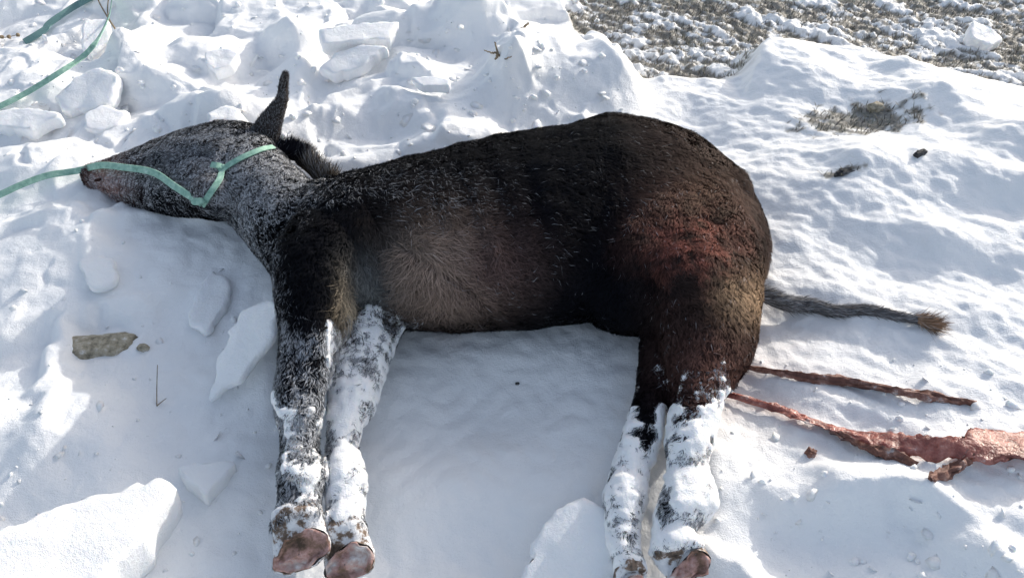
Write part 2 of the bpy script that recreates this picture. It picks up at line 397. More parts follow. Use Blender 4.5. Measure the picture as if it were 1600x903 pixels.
def _b(cx, cy, rx, ry, rot=0):
    c_, s_ = math.cos(rot), math.sin(rot); dx, dy = _px-cx, _py-cy; return np.exp(-((dx*c_+dy*s_)/rx)**2-((-dx*s_+dy*c_)/ry)**2)
_up = sstep(-.2, .4, BN[:,2])
dsp = -.032*_b(925, 385, 42, 85) + .016*_b(965, 238, 38, 26) + .014*_b(1140, 330, 26, 40) + .014*_b(1075, 430, 55, 60)
dsp += .0065*np.sin((_px-.35*(_py-350))/8.5)*_b(785, 340, 105, 95) + .016*_b(545, 345, 42, 60, .4) - .034*_b(600, 415, 22, 75, -.15) - .012*_b(440, 345, 12, 70, .7)
dsp += .010*_b(500, 560, 10, 70) - .008*_b(468, 560, 10, 70)
dsp += -.014*_b(318, 240, 18, 8) + .010*_b(318, 226, 24, 7) + .014*_b(322, 300, 28, 26) - .016*_b(368, 305, 9, 42, .55) - .012*_b(250, 262, 50, 9, -.35) + .008*_b(250, 240, 60, 8, -.35) - .010*_b(172, 306, 34, 4, .25) + .006*_b(158, 296, 16, 5)
dsp += .008*_b(1065, 790, 30, 16) + .008*_b(468, 640, 28, 16) + .008*_b(470, 742, 30, 14) - .006*_b(470, 695, 34, 22) - .006*_b(535, 690, 30, 24) - .007*_b(1070, 735, 34, 22)
BV += BN*(dsp*_up)[:, None]
BV += BN*(.004*noise3(BV, 14, 3) + .002*noise3(BV, 40, 4))[:, None]
me.vertices.foreach_set('co', BV.astype(np.float32).ravel()); me.update()
me.polygons.foreach_set('use_smooth', np.ones(len(me.polygons), bool))
body = bpy.data.objects.new('body', me); COL.objects.link(body); body.parent = donkey; me.materials.append(M_skin)
SK = np.concatenate(SK); SKT = np.concatenate(SKT); SKN = np.array(SKN)
def nearest(P):
    out = np.empty(len(P), int)
    for i in range(0, len(P), 20000):
        q = P[i:i+20000]; out[i:i+20000] = ((q[:, None]-SK[None])**2).sum(-1).argmin(1)
    return out
def blob(px, py, cx, cy, rx, ry): return np.exp(-((px-cx)/rx)**2-((py-cy)/ry)**2)
def coat(P):
    """coat colour, frost amount, hair length, snow-crust amount of points on the animal (markings fixed to the hide)"""
    px, py, _ = project(P); n1 = noise3(P, 9, 7); n2 = noise3(P, 32, 9); n3 = noise3(P, 80, 15); yr = py + 45*n1 + 38*n2 + 14*n3
    c = np.tile(np.array([.0045, .005, .0075]), (len(P), 1))
    def tint(w_, col):
        nonlocal c
        w_ = np.clip(w_, 0, 1)[:, None]; c = c*(1-w_) + np.array(col)*w_
    tint(1.1*blob(px, py, 690, 420, 70, 70)+.3*n1*blob(px, py, 690, 420, 110, 90), (.36, .265, .21))     # tan chest hair
    tint(1.0*blob(px, py, 536, 475, 14, 42), (.42, .34, .24))
    tint(.8*blob(px, py, 585, 440, 40, 50), (.19, .20, .20))
    tint(.9*blob(px, py, 760, 410, 70, 60), (.12, .075, .068))
    tint(.9*sstep(935, 1080, px+40*n1)*sstep(640, 520, py), (.036, .024, .022))                           # browner haunch
    tint(.8*blob(px, py, 1095, 310, 60, 50), (.095, .058, .042))
    tint(blob(px, py, 1085, 385, 66, 54)*(.55+1.1*n2+.7*n3)+.4*n1*blob(px, py, 1085, 385, 90, 80), (.20, .075, .058))    # rust-brown flank
    tint(.9*blob(px, py, 1165, 465, 45, 40), (.32, .22, .14))
    tint(.8*blob(px, py, 1110, 570, 70, 60), (.13, .065, .052))
    tint(.9*blob(px, py, 165, 288, 34, 36), (.42, .25, .22))                                              # pink-brown muzzle
    tint(.6*blob(px, py, 340, 275, 50, 40), (.07, .045, .035))
    fr = .015 + .03*n1
    fr += 1.15*blob(px, py, 405, 285, 90, 55) + .85*blob(px, py, 300, 230, 130, 45) + .5*blob(px, py, 240, 290, 110, 45)
    fr += .95*blob(px, py, 372, 380, 30, 60) + .45*blob(px, py, 420, 430, 34, 70) + .22*blob(px, py, 640, 300, 120, 40)
    fr += .55*sstep(470, 540, yr)*(px < 545)*(px > 400) + .6*sstep(590, 660, yr)*(px < 540)
    fr += .95*sstep(480, 560, yr)*(px >= 508)*(px < 660)
    fr += .95*sstep(600, 690, yr)*(px > 900)
    fr += .35*blob(px, py, 165, 285, 50, 40)
    fr = fr + (.05+fr)*(.6*n2 + .35*n3); fr -= .25*blob(px, py, 520, 380, 70, 70)
    L = np.full(len(P), .017)
    L = L + .026*blob(px, py, 680, 420, 75, 75) + .018*blob(px, py, 535, 470, 20, 50) + .008*blob(px, py, 600, 420, 60, 60)
    L = np.where(px < 330, .010, L); L = np.where((py > 600), .012, L)
    cr = -.6 + .55*n1 + .6*n2 + .45*n3
    cr += 1.12*sstep(615, 680, yr)*(px > 400)*(px < 512) - .8*blob(px, py, 455, 770, 30, 14)
    cr += 2.0*sstep(478, 520, yr)*(px > 508)*sstep(650, 604, px + .20*(py-500))
    cr = np.where(px > 900, cr + 2.0*sstep(590, 680, yr), cr)
    cr -= .9*blob(px, py, 512, 690, 7, 90) + .9*blob(px, py, 1040, 760, 8, 90)
    cr = np.where(py < 460, -1, cr)
    return np.clip(c, 0, 1), np.clip(fr, 0, 1), L, cr
c0, f0, L0, cr0 = coat(BV)
fl = np.clip(f0-.35, 0, 1)[:, None]*.5
set_attr(me, 'col', c0*(1-fl)*.8 + np.array([.5, .52, .56])*fl, 'FLOAT_COLOR')

# coat of hair
me.calc_loop_triangles(); nt_ = len(me.loop_triangles); T = np.empty(nt_*3, np.int32); me.loop_triangles.foreach_get('vertices', T); T = T.reshape(-1, 3)
e1 = BV[T[:,1]]-BV[T[:,0]]; e2 = BV[T[:,2]]-BV[T[:,0]]; ar = np.linalg.norm(np.cross(e1, e2), axis=1)/2
tn = BN[T].mean(1); tc_ = BV[T].mean(1)
wgt = ar*((tn[:,2] > -.35) | (tn[:,1] < -.2))*(tc_[:,2] > .0)
NH = 290000
pick = rng.choice(nt_, NH, p=wgt/wgt.sum())
r1, r2 = rng.random(NH), rng.random(NH); m_ = r1+r2 > 1; r1[m_] = 1-r1[m_]; r2[m_] = 1-r2[m_]
P = BV[T[pick,0]] + e1[pick]*r1[:, None] + e2[pick]*r2[:, None]; Nn = tn[pick]/np.linalg.norm(tn[pick], axis=1)[:, None]
idx = nearest(P); tg = SKT[idx].copy()
isT = SKN[idx] == 'torso'; tg[isT] += np.array([0, -.75, 0])
sw = np.stack([noise3(P, 7, 20), noise3(P, 7, 22), noise3(P, 7, 24)], -1); fine = np.stack([noise3(P, 30, 26), noise3(P, 30, 27), noise3(P, 30, 28)], -1)
cc, ff, LL, crr = coat(P)
tg = tg + .55*sw + .55*fine + rng.normal(0, .22, (NH, 3)); tg -= Nn*(tg*Nn).sum(1)[:, None]; tg /= np.linalg.norm(tg, axis=1)[:, None]+1e-6
LL = LL*rng.uniform(.65, 1.3, NH)
curl = np.cross(Nn, tg)*rng.normal(0, .35, NH)[:, None]
A = P - Nn*.001; B = P + LL[:, None]*(.5*tg + .34*Nn); Cc = P + LL[:, None]*(tg + .30*Nn + curl)
Pw = P + .006*np.stack([noise3(P, 45, 91), noise3(P, 45, 92), noise3(P, 45, 93)], -1); cs_ = .011; ce = np.floor(Pw/cs_).astype(np.int64)
hk = ce[:,0]*73856093 ^ ce[:,1]*19349663 ^ ce[:,2]*83492791; jt = np.stack([((hk*p_) % 1009)/1009.-.5 for p_ in (7, 131, 577)], -1)
pull = (ce+.5)*cs_ + jt*.006 - Pw; pull -= Nn*(pull*Nn).sum(1)[:, None]
Cc = Cc + .65*pull + LL[:, None]*.35*jt; B = B + .3*pull
wd = np.where(LL > .025, .0009, .0010)*rng.uniform(.7, 1.3, NH); sd_ = np.cross(tg, Nn)*wd[:, None]
V = np.stack([A-sd_, A+sd_, B-sd_*.8, B+sd_*.8, Cc], 1).reshape(-1, 3); k = np.arange(NH)*5
Fc = np.concatenate([np.stack([k, k+1, k+3], -1), np.stack([k, k+3, k+2], -1), np.stack([k+2, k+3, k+4], -1)])
fur = mesh_obj('fur', V, Fc, M_fur, donkey, smooth=False)
froz = (rng.random(NH) < ff*.9); fs = np.where(froz, rng.uniform(.3, 1, NH)*(.35+.65*sstep(.05, .5, ff)), 0)
var = rng.uniform(.55, 1.5, NH)[:, None]; root = cc*var
frost = np.array([.66, .69, .74])
def fmix(a): return root*(1-(fs*a)[:, None]) + frost*(fs*a)[:, None]
set_attr(fur.data, 'col', np.stack([fmix(.05)]*2+[fmix(.75)]*2+[fmix(1.0)], 1).reshape(-1, 3), 'FLOAT_COLOR')
tag(fur, 'dark coat dusted with frost', kind='stuff')

# snow caked on the legs: a lumpy shell that dips under the hide where there is none
th = np.clip(cr0, -1, 1.1)*.007 + .0035*noise3(BV, 70, 40)*(cr0 > 0) + .003*noise3(BV, 22, 43)*(cr0 > .2)
q = np.empty(len(me.polygons)*4, np.int32)
Q = np.array([tuple(p.vertices) for p in me.polygons if len(p.vertices) == 4])
keep = ((th[Q] > -.003).any(1)) & (BN[Q].mean(1)[:,2] > -.5)
Q = Q[keep]; lab = np.arange(nv)
for _ in range(400):                   # connected pieces: each clump of snow is a part of its own
    m4 = lab[Q].min(1); new = lab.copy(); np.minimum.at(new, Q.ravel(), np.repeat(m4, 4)); new = new[new]
    if (new == lab).all(): break
    lab = new
lf = lab[Q[:,0]]; ids, cnt_ = np.unique(lf, return_counts=True)
for i_ in ids[cnt_ > 60]:
    q_ = Q[lf == i_]; used, inv = np.unique(q_, return_inverse=True)
    mesh_obj('leg_snow', (BV + BN*(th-.001)[:, None])[used], inv.reshape(-1, 4), M_snow, donkey)['label'] = 'white snow caked on the coat'

# ears
def strip_loft(name, secs, n, mat, parent, nr=14):
    """secs: (centre xyz, half width vector, half depth vector)"""
    A = spline(np.array([np.concatenate(s) for s in secs]), n); t = np.linspace(0, 2*np.pi, nr, endpoint=False)
    rings = [a[:3] + np.cos(t)[:, None]*a[3:6] + np.sin(t)[:, None]*a[6:9] for a in A]
    V, Fc = loft(rings); return mesh_obj(name, V, Fc, mat, parent)
def px_sec(pa, pb, z, dpt):
    """slender upright piece: pixel ends across, height z, half depth along the view"""
    c0_ = at((pa[0]+pb[0])/2, (pa[1]+pb[1])/2, z); dep = project(c0_)[2]
    R_ = np.array([1, 0, 0]); U_ = np.array([0, sP, cP]); Fw = np.array([0, cP, -sP])
    d = (np.array(pb, float)-np.array(pa, float))/2*dep/F
    return c0_, R_*d[0]-U_*d[1], Fw*dpt
def hair_on(name, o, count, L, flow, col, frostp, parent, spread=.3, lift=.35, wid=.0009):
    me_ = o.data; me_.calc_loop_triangles()
    vv = np.array([v.co for v in me_.vertices]); tt = np.array([t_.vertices for t_ in me_.loop_triangles])
    a = vv[tt[:,1]]-vv[tt[:,0]]; b = vv[tt[:,2]]-vv[tt[:,0]]; nn = np.cross(a, b); A_ = np.linalg.norm(nn, axis=1); nn /= A_[:, None]+1e-9
    pk = rng.choice(len(tt), count, p=A_/A_.sum()); x1, x2 = rng.random(count), rng.random(count); f_ = x1+x2 > 1; x1[f_] = 1-x1[f_]; x2[f_] = 1-x2[f_]
    P_ = vv[tt[pk,0]] + a[pk]*x1[:, None] + b[pk]*x2[:, None]; n_ = nn[pk]
    tg_ = np.array(flow) + rng.normal(0, spread, (count, 3)); tg_ /= np.linalg.norm(tg_, axis=1)[:, None]
    l_ = L*rng.uniform(.6, 1.3, count)[:, None]; s_ = np.cross(tg_, n_); s_ /= np.linalg.norm(s_, axis=1)[:, None]+1e-6; s_ *= wid
    B_ = P_+l_*(.5*tg_+lift*.7*n_); C_ = P_+l_*(tg_+lift*n_)
    V_ = np.stack([P_-s_, P_+s_, B_-s_*.7, B_+s_*.7, C_], 1).reshape(-1, 3); k_ = np.arange(count)*5
    F_ = np.concatenate([np.stack([k_, k_+1, k_+3], -1), np.stack([k_, k_+3, k_+2], -1), np.stack([k_+2, k_+3, k_+4], -1)])
    h_ = mesh_obj(name, V_, F_, M_fur, parent, smooth=False)
    cl = np.array(col)*rng.uniform(.5, 1.5, (count, 1)); fz = (rng.random(count) < frostp)[:, None]*rng.uniform(.3, .9, (count, 1))
    tip = cl*(1-fz)+frost*fz; mid = cl*(1-fz*.4)+frost*fz*.4
    set_attr(h_.data, 'col', np.stack([cl, cl, mid, mid, tip], 1).reshape(-1, 3), 'FLOAT_COLOR'); h_['kind'] = 'stuff'; return h_
def plain_col(o, c): set_attr(o.data, 'col', np.tile(np.array(c), (len(o.data.vertices), 1)), 'FLOAT_COLOR')
ear = strip_loft('ear', [px_sec((386, 222), (434, 240), .13, .03), px_sec((394, 201), (436, 222), .16, .026), px_sec((402, 187), (440, 198), .19, .022), px_sec((417, 170), (445, 177), .215, .017),
                         px_sec((432, 152), (450, 155), .24, .014), px_sec((435, 135), (450, 137), .265, .012), px_sec((439, 119), (451, 122), .29, .010), px_sec((444, 112), (451, 115), .30, .006)], 40, M_skin, donkey)
plain_col(ear, (.05, .042, .04)); ear['label'] = 'long upright ear with frosted base'
ed = at(445, 115, .298)-at(412, 220, .13); ed /= np.linalg.norm(ed)
hair_on('ear_fur', ear, 5200, .006, ed, (.04, .034, .032), .6, donkey)
ear2 = strip_loft('ear', [px_sec((428, 228), (452, 250), .15, .03), px_sec((444, 224), (470, 254), .15, .028), px_sec((464, 230), (482, 256), .145, .022), px_sec((476, 236), (485, 248), .14, .012)], 20, M_skin, donkey)
plain_col(ear2, (.012, .012, .016)); ear2['label'] = 'folded dark ear against the snow'
e2d = np.array([.75, .35, .5])
hair_on('ear_fur', ear2, 2600, .024, e2d, (.012, .012, .018), .03, donkey, .35, .3)
mane_p = spline([at(470, 248, .13), at(488, 262, .14), at(504, 280, .15), at(520, 284, .16)], 12)
t = np.linspace(0, 2*np.pi, 10, endpoint=False)
V, Fc = loft([p+np.cos(t)[:, None]*np.array([.012, .016, 0])+np.sin(t)[:, None]*np.array([0, 0, .02]) for p in mane_p])
mane = mesh_obj('mane', V, Fc, M_skin, donkey); plain_col(mane, (.03, .024, .018))
hair_on('mane_hair', mane, 2200, .032, (.1, .75, .55), (.06, .05, .04), .4, donkey, .35, .2)

# closed eye
ez = .165
eye = strip_loft('eyelid', [px_sec((309, 238), (311, 241), ez, .006), px_sec((316, 234), (318, 242), ez+.004, .009), px_sec((326, 233), (327, 241), ez+.006, .009), px_sec((334, 236), (335, 239), ez+.004, .006)], 14, M_skin, donkey, 8)
plain_col(eye, (.008, .007, .008)); eye['label'] = 'closed dark eyelid'
nost = strip_loft('nostril', [px_sec((147, 281), (148, 284), .094, .003), px_sec((152, 279), (153, 284), .099, .003), px_sec((157, 279), (158, 282), .10, .003)], 10, M_skin, donkey, 8)
plain_col(nost, (.03, .016, .014))

# hooves: wall, and a sole turned to the viewer
def hoof(secs, ca, cb, short, z, parent):
    """secs: wall rings; the sole is an oval from pixel ca to cb, turned up towards the viewer's side"""
    c, a, _ = px_sec(cb, ca, z, 0); fw = np.array([0, cP, -sP]); b = np.cross(a, fw); b = b/np.linalg.norm(b)*short
    if b[2] < 0: b = -b
    t_ = np.linspace(0, 2*np.pi, NR, endpoint=False)
    last = c + np.cos(t_)[:, None]*a + (np.sin(t_)*(1-.34*np.cos(t_)))[:, None]*b
    rings = [section(*q_)[0] for q_ in secs] + [last*1.0 + fw*.012 + (last-c)*.02, last]
    R_ = spline(np.array(rings).reshape(len(rings), -1), 18).reshape(18, NR, 3)
    V, Fc = loft(list(R_)); V = V + np.stack([noise3(V, 40, 50), noise3(V, 45, 54), noise3(V, 50, 55)], -1)*.005
    hf = mesh_obj('hoof', V, Fc[:-1], M_horn, parent)
    last = V[-NR:]; c = last.mean(0); out = -fw
    prof = [(1.0, 0), (.95, .004), (.86, .003), (.72, -.005), (.45, -.002), (.2, .005), (.03, .006)]
    frog = (.007*np.exp(-(np.sin(t_)/.35)**2)*(np.cos(t_) > 0))[:, None]*out
    rr = [c+(last-c)*q_+out*d+frog*(.2 < q_ < .9) for q_, d in prof]; Vs = np.concatenate(rr); Vs += np.stack([noise3(Vs, 60, 52), noise3(Vs, 50, 57), noise3(Vs, 55, 58)], -1)*.006
    Fs = [(i*NR+j, i*NR+(j+1) % NR, (i+1)*NR+(j+1) % NR, (i+1)*NR+j) for i in range(len(prof)-1) for j in range(NR)]
    so_ = mesh_obj('sole', Vs, Fs, M_hoof, hf); so_['label'] = 'pinkish brown sole of the hoof'
    return hf
hoof([((428, 800), (504, 792), .074, .034), ((425, 822), (508, 808), .072, .038)], (426, 892), (509, 836), .030, .068, donkey)
hoof([((508, 815), (570, 812), .05, .034), ((505, 838), (574, 832), .05, .038)], (506, 900), (581, 862), .030, .05, donkey)
hoof([((1016, 850), (1096, 842), .062, .034), ((1020, 868), (1102, 858), .06, .036)], (1048, 915), (1106, 864), .022, .058, donkey)
hoof([((960, 880), (1010, 880), .042, .03), ((960, 900), (1012, 898), .04, .034)], (962, 930), (1012, 922), .03, .04, donkey)

# tail
tp = [on(1175, 452, .075), on(1225, 474, .035), on(1262, 476, .014), on(1300, 486, .012), on(1350, 484, .006), on(1400, 494, .008), on(1450, 503, .010)]
tp = spline(tp, 30); t = np.linspace(0, 2*np.pi, 10, endpoint=False)
V, Fc = loft([p+np.cos(t)[:, None]*np.array([0, 1, 0])*r+np.sin(t)[:, None]*np.array([0, 0, 1])*r for p, r in zip(tp, np.linspace(.020, .008, 30))])
tail = mesh_obj('tail', V, Fc, M_skin, donkey); plain_col(tail, (.10, .10, .105))
hair_on('tail_hair', tail, 4200, .022, (.95, -.12, 0), (.10, .095, .095), .55, donkey, .2, .10)
tuft = strip_loft('tail_tuft', [(p, np.array([0, .012, 0]), np.array([0, 0, .009])) for p in spline([on(1432, 498, .016), on(1445, 504, .016), on(1456, 508, .012)], 5)], 10, M_skin, donkey, 8)
plain_col(tuft, (.24, .16, .11)); tuft['label'] = 'straw-coloured tuft at the tail end'
hair_on('tuft_hair', tuft, 700, .034, (.95, -.18, .05), (.25, .165, .11), .1, donkey, .3, .15)

# ------------------------------------------------------------------ straps
def band(name, P, wdt, thick, mat, parent=None, n=60, up=None, twist=None):
    P = spline(P, n); tg_ = np.gradient(P, axis=0); tg_ /= np.linalg.norm(tg_, axis=1)[:, None]; V = []; Fc = []
    for i in range(n):
        u_ = np.array(up if up is not None else (0, 0, 1.)) if not callable(up) else up(i/(n-1))
        s_ = np.cross(tg_[i], u_); s_ /= np.linalg.norm(s_); n_ = np.cross(s_, tg_[i])
        if twist: a = twist(i/(n-1)); s_, n_ = s_*math.cos(a)+n_*math.sin(a), n_*math.cos(a)-s_*math.sin(a)
        for sx, sy in ((-1, -1), (-.9, 1), (.9, 1), (1, -1)): V.append(P[i]+s_*sx*wdt/2+n_*sy*thick/2)
    for i in range(n-1):
        for j in range(4): k_ = (j+1) % 4; Fc.append((i*4+j, i*4+k_, (i+1)*4+k_, (i+1)*4+j))
    Fc += [(3, 2, 1, 0), tuple((n-1)*4+q for q in range(4))]
    return mesh_obj(name, V, Fc, mat, parent, smooth=False)
from mathutils.bvhtree import BVHTree
bvh = BVHTree.FromPolygons([Vector(v) for v in BV], [tuple(q_) for q_ in T])
def skin(px, py, off=.012):
    d = Vector(ray(px, py)).normalized(); h_ = bvh.ray_cast(Vector((0, 0, CAM_H)), d)
    if h_[0] is None: return on(px, py, off), np.array([0, 0, 1.])
    return np.array(h_[0]+h_[1]*off), np.array(h_[1])
halter = bpy.data.objects.new('halter_strap', None); COL.objects.link(halter); halter.location = at(318, 312, .1); 
tag(halter, 'pale green webbing halter round the head with its lead crossing the muzzle', 'halter')
def child(o):
    o.parent = halter; o.matrix_parent_inverse.identity(); 
    o.data.transform(__import__('mathutils').Matrix.Translation(-halter.location)); return o
bp = [(426, 236), (410, 240), (392, 247), (374, 256), (354, 270), (342, 286), (330, 301), (319, 315)]
pts = [skin(*q_, .013) for q_ in bp]
child(band('neck_band', [p for p, _ in pts], .016, .002, M_strap, None, 50, up=lambda f: pts[min(int(f*7.99), 7)][1]*.4 + np.array([0, -.5, .7])))
l0 = skin(319, 313)[0]; l1 = skin(285, 295, .02)[0]; l2 = skin(245, 278, .022)[0]; l3 = skin(200, 268, .024)[0]; l4 = skin(165, 265, .022)[0]
child(band('lead', [l0, l1, l2, l3, l4, at(120, 267, .085), at(75, 274, .085), at(35, 288, .08), at(0, 304, .07), on(-60, 330, .03), on(-160, 380, .01)], .018, .002, M_strap, None, 90, up=(0, -.75, .65)))
kc = skin(352, 268, .012)[0]
bmk = bmesh.new(); bmesh.ops.create_icosphere(bmk, subdivisions=3, radius=.011)
for v in bmk.verts:
    f_ = 1+.22*math.sin(v.co.x*420)*math.sin(v.co.y*380+1); v.co = Vector((v.co.x*1.15*f_, v.co.y*f_, v.co.z*.8*f_))+Vector(kc)
mk = bpy.data.meshes.new('knot'); bmk.to_mesh(mk); bmk.free(); mk.materials.append(M_strap); kn = bpy.data.objects.new('knot', mk); COL.objects.link(kn); child(kn)
child(band('knot_end', [kc+np.array([0, 0, .006]), kc+np.array([-.012, -.004, .012]), kc+np.array([-.026, .002, .010])], .016, .003, M_strap, None, 10, up=(0, -.5, .8)))
kc2 = l0; child(band('strap_loop', [kc2+np.array([.01, .012, 0]), kc2+np.array([.004, -.004, .012]), kc2+np.array([-.012, -.006, .01]), kc2+np.array([-.02, .008, .006])], .018, .003, M_strap, None, 16, up=(0, -.5, .8)))

s1 = band('webbing_strap', [on(-60, 195, .02), on(0, 166, .025), on(45, 143, .035), on(95, 112, .06), on(130, 88, .08), on(150, 65, .09), on(164, 40, .085), on(171, 22, .07), on(174, 4, .05), on(176, -14, .03)], .020, .002, M_strap, None, 60, up=(0, -.55, .8), twist=lambda f: 1.0*sstep(.45, .95, f))
tag(s1, 'pale green webbing strap curving over the snow at upper left', 'strap')
s2 = band('webbing_strap', [on(38, 66, .006), on(55, 56, .015), on(70, 46, .02), on(76, 38, .022), on(95, 24, .025), on(120, 8, .02), on(150, -8, .015), on(190, -30, .01)], .028, .003, M_strapd, None, 50, up=(0, -.6, .8))
tag(s2, 'dark green strap end lying in the top left corner', 'strap')

# ------------------------------------------------------------------ broken slabs of snow crust
def slab(poly, lift, thick, label, tilt=(0, 0), seed=0, name='snow_chunk', rough=.004, zc=None):
    pts_ = [on(*q_) for q_ in poly]; c = np.mean(pts_, 0)
    z0 = c[2]+lift if zc is None else zc
    P_ = []
    for q_ in poly:      # corner on the tilted top plane, seen at that pixel
        d = ray(*q_); nrm = np.array([-tilt[0], -tilt[1], 1.]); cc_ = at(np.mean([a[0] for a in poly]), np.mean([a[1] for a in poly]), z0)
        o_ = np.array([0, 0, CAM_H]); P_.append(o_ + d*np.dot(cc_-o_, nrm)/np.dot(d, nrm))
    P_ = np.array(P_); nrm /= np.linalg.norm(nrm)
    out = []
    for i in range(len(P_)):
        a, b = P_[i], P_[(i+1) % len(P_)]; L_ = np.linalg.norm(b-a); k_ = max(2, int(L_/.012))
        for j in range(k_): out.append(a+(b-a)*j/k_)
    out = np.array(out); n = len(out)
    sm_ = (np.roll(out, 1, 0)+out*2+np.roll(out, -1, 0))/4
    out = sm_
    r_ = random.Random(seed); jit = np.array([[r_.gauss(0, 1), r_.gauss(0, 1), 0] for _ in range(n)]); jit = (jit+np.roll(jit, 1, 0))/2
    base_ = out.copy(); jag = jit*.0045; c = out.mean(0); rings = []
    for s_, dz in ((.02, 0), (.25, 0), (.5, 0), (.75, 0), (.88, 0), (.94, -.001), (.985, -.004), (1.0, -.009), (1.005, -thick*.55), (.985, -thick*.9), (.93, -thick), (.4, -thick)):
        q_ = c+(base_-c)*s_+jag*(s_ > .9)+nrm*dz
        q_ = q_ + nrm*(rough*fbm(q_[:,0]*11+seed, q_[:,1]*11, 3, seed+5))[:, None] + (.0025*perlin(q_[:,0]*60+q_[:,2]*60, q_[:,1]*60, seed))[:, None]*(s_ > .9)
        rings.append(q_)
    V_, F_ = loft(rings)
    o = mesh_obj(name, V_, F_, M_snow); me_ = o.data; b_ = bmesh.new(); b_.from_mesh(me_); bmesh.ops.recalc_face_normals(b_, faces=b_.faces); b_.to_mesh(me_); b_.free()
    me_.polygons.foreach_set('use_smooth', np.ones(len(me_.polygons), bool))
    return tag(o, label, 'snow chunk', 'broken slabs of snow crust')
slab([(408, 470), (430, 465), (436, 478), (431, 515), (412, 548), (396, 566), (372, 596), (345, 606), (320, 630), (338, 575), (362, 510), (380, 482)], .085, .018, 'upright thin snow slab leaning beside the upper foreleg', (.40, .45), 1)
slab([(-60, 850), (40, 808), (105, 786), (160, 768), (205, 757), (262, 744), (278, 760), (255, 790), (232, 812), (229, 838), (190, 876), (160, 905), (110, 960), (-60, 980)], .10, .11, 'large white snow block in the lower left corner', (-.10, -.04), 2)
slab([(900, 778), (925, 780), (950, 796), (962, 822), (968, 850), (984, 876), (984, 900), (975, 950), (800, 960), (820, 880), (850, 815), (872, 792)], .07, .05, 'rounded snow slab in front of the hind legs', (.12, .30), 3)
slab([(272, 728), (300, 722), (352, 721), (372, 722), (345, 752), (322, 776), (300, 752)], .03, .04, 'small triangular snow crust piece beside the foreleg', (-.12, -.1), 4)
slab([(82, 152), (118, 120), (150, 103), (186, 116), (176, 150), (170, 160), (130, 172), (98, 176)], .045, .05, 'tilted square snow slab below the curved pale strap', (.0, .45), 5)
slab([(-10, 172), (50, 167), (97, 178), (60, 192), (46, 205), (-10, 196)], .035, .045, 'wedge-shaped snow slab at the left edge above the muzzle', (.1, .15), 6)
slab([(495, 108), (525, 82), (560, 70), (608, 70), (580, 92), (556, 106), (520, 116)], .08, .05, 'flat tilted snow slab behind the upright ear', (.05, .35), 7)
slab([(130, 178), (160, 162), (200, 176), (196, 190), (165, 206), (135, 204)], .03, .05, 'snow slab just above the forehead, left of the ear', (-.15, .3), 8)
slab([(322, 176), (345, 162), (370, 166), (390, 188), (385, 204), (345, 205), (325, 196)], .06, .05, 'rounded snow lump against the base of the upright ear', (-.1, .2), 9, rough=.008)
slab([(500, 45), (560, 36), (625, 33), (610, 60), (555, 64), (505, 68)], .08, .06, 'long shaded snow slab near the top of the rubble', (-.15, .3), 10)
slab([(318, 82), (345, 74), (372, 80), (365, 100), (340, 112), (322, 100)], .03, .05, 'snow chunk standing alone above the ear, left of it', (-.1, .3), 11, rough=.008)
slab([(128, 32), (165, 27), (172, 60), (140, 88), (126, 70)], .05, .04, 'snow slab lying under the bend of the pale strap', (-.15, .3), 12)
slab([(640, 120), (675, 118), (702, 122), (700, 134), (660, 135)], .05, .03, 'flat snow plate in front of the tall drift', (.0, .15), 13)
slab([(120, 402), (160, 398), (182, 410), (180, 440), (150, 452), (132, 440)], .012, .02, 'half buried square of snow crust in the shade below the muzzle', (0, .08), 14)
slab([(1520, 30), (1548, 42), (1568, 64), (1545, 72), (1518, 56)], .05, .06, 'white snow lump on the turf at top right', (-.1, .25), 15, rough=.008)
slab([(330, 420), (362, 440), (350, 485), (318, 520), (290, 500), (310, 450)], .016, .022, 'shaded snow crust plate left of the leaning slab', (.02, .1), 16)

# loose crumbs of snow
def crumbs():
    bmc = bmesh.new(); ico = bmesh.ops.create_icosphere
    for i in range(800):
        z_ = random.random()
        if z_ < .62: q_ = (random.uniform(-40, 980), random.uniform(0, 260))
        elif z_ < .8: q_ = (random.uniform(0, 420), random.uniform(330, 900))
        else: q_ = (random.uniform(1120, 1600), random.uniform(560, 900))
        p = on(*q_); r_ = .003+.017*random.random()**4; shard = random.random() < .5
        if q_[1] > 300: r_ *= .55
        g_ = ico(bmc, subdivisions=1, radius=r_)
        s_ = (random.uniform(.7, 1.4), random.uniform(.7, 1.3), random.uniform(.5, 1)*(.3 if shard else 1))
        rt = __import__('mathutils').Euler((random.gauss(0, .5), random.gauss(0, .5), random.uniform(0, 6))).to_matrix()
        for v in g_['verts']:
            f_ = random.uniform(.75, 1.2); k3 = 1.5 if shard else 1; v.co = rt @ Vector((v.co.x*s_[0]*f_*k3, v.co.y*s_[1]*f_*k3, v.co.z*s_[2]*f_)) + Vector((p[0], p[1], p[2]+r_*.2)); continue
            v.co = Vector((p[0]+v.co.x*s_[0]*f_, p[1]+v.co.y*s_[1]*f_, p[2]+v.co.z*s_[2]*f_+r_*.2))
    m_ = bpy.data.meshes.new('snow_crumbs'); bmc.to_mesh(m_); bmc.free(); m_.materials.append(M_snow)
    m_.polygons.foreach_set('use_smooth', np.ones(len(m_.polygons), bool))
    o = bpy.data.objects.new('snow_crumbs', m_); COL.objects.link(o); tag(o, 'loose crumbs of snow scattered over the broken crust', 'snow', kind='stuff')
crumbs()

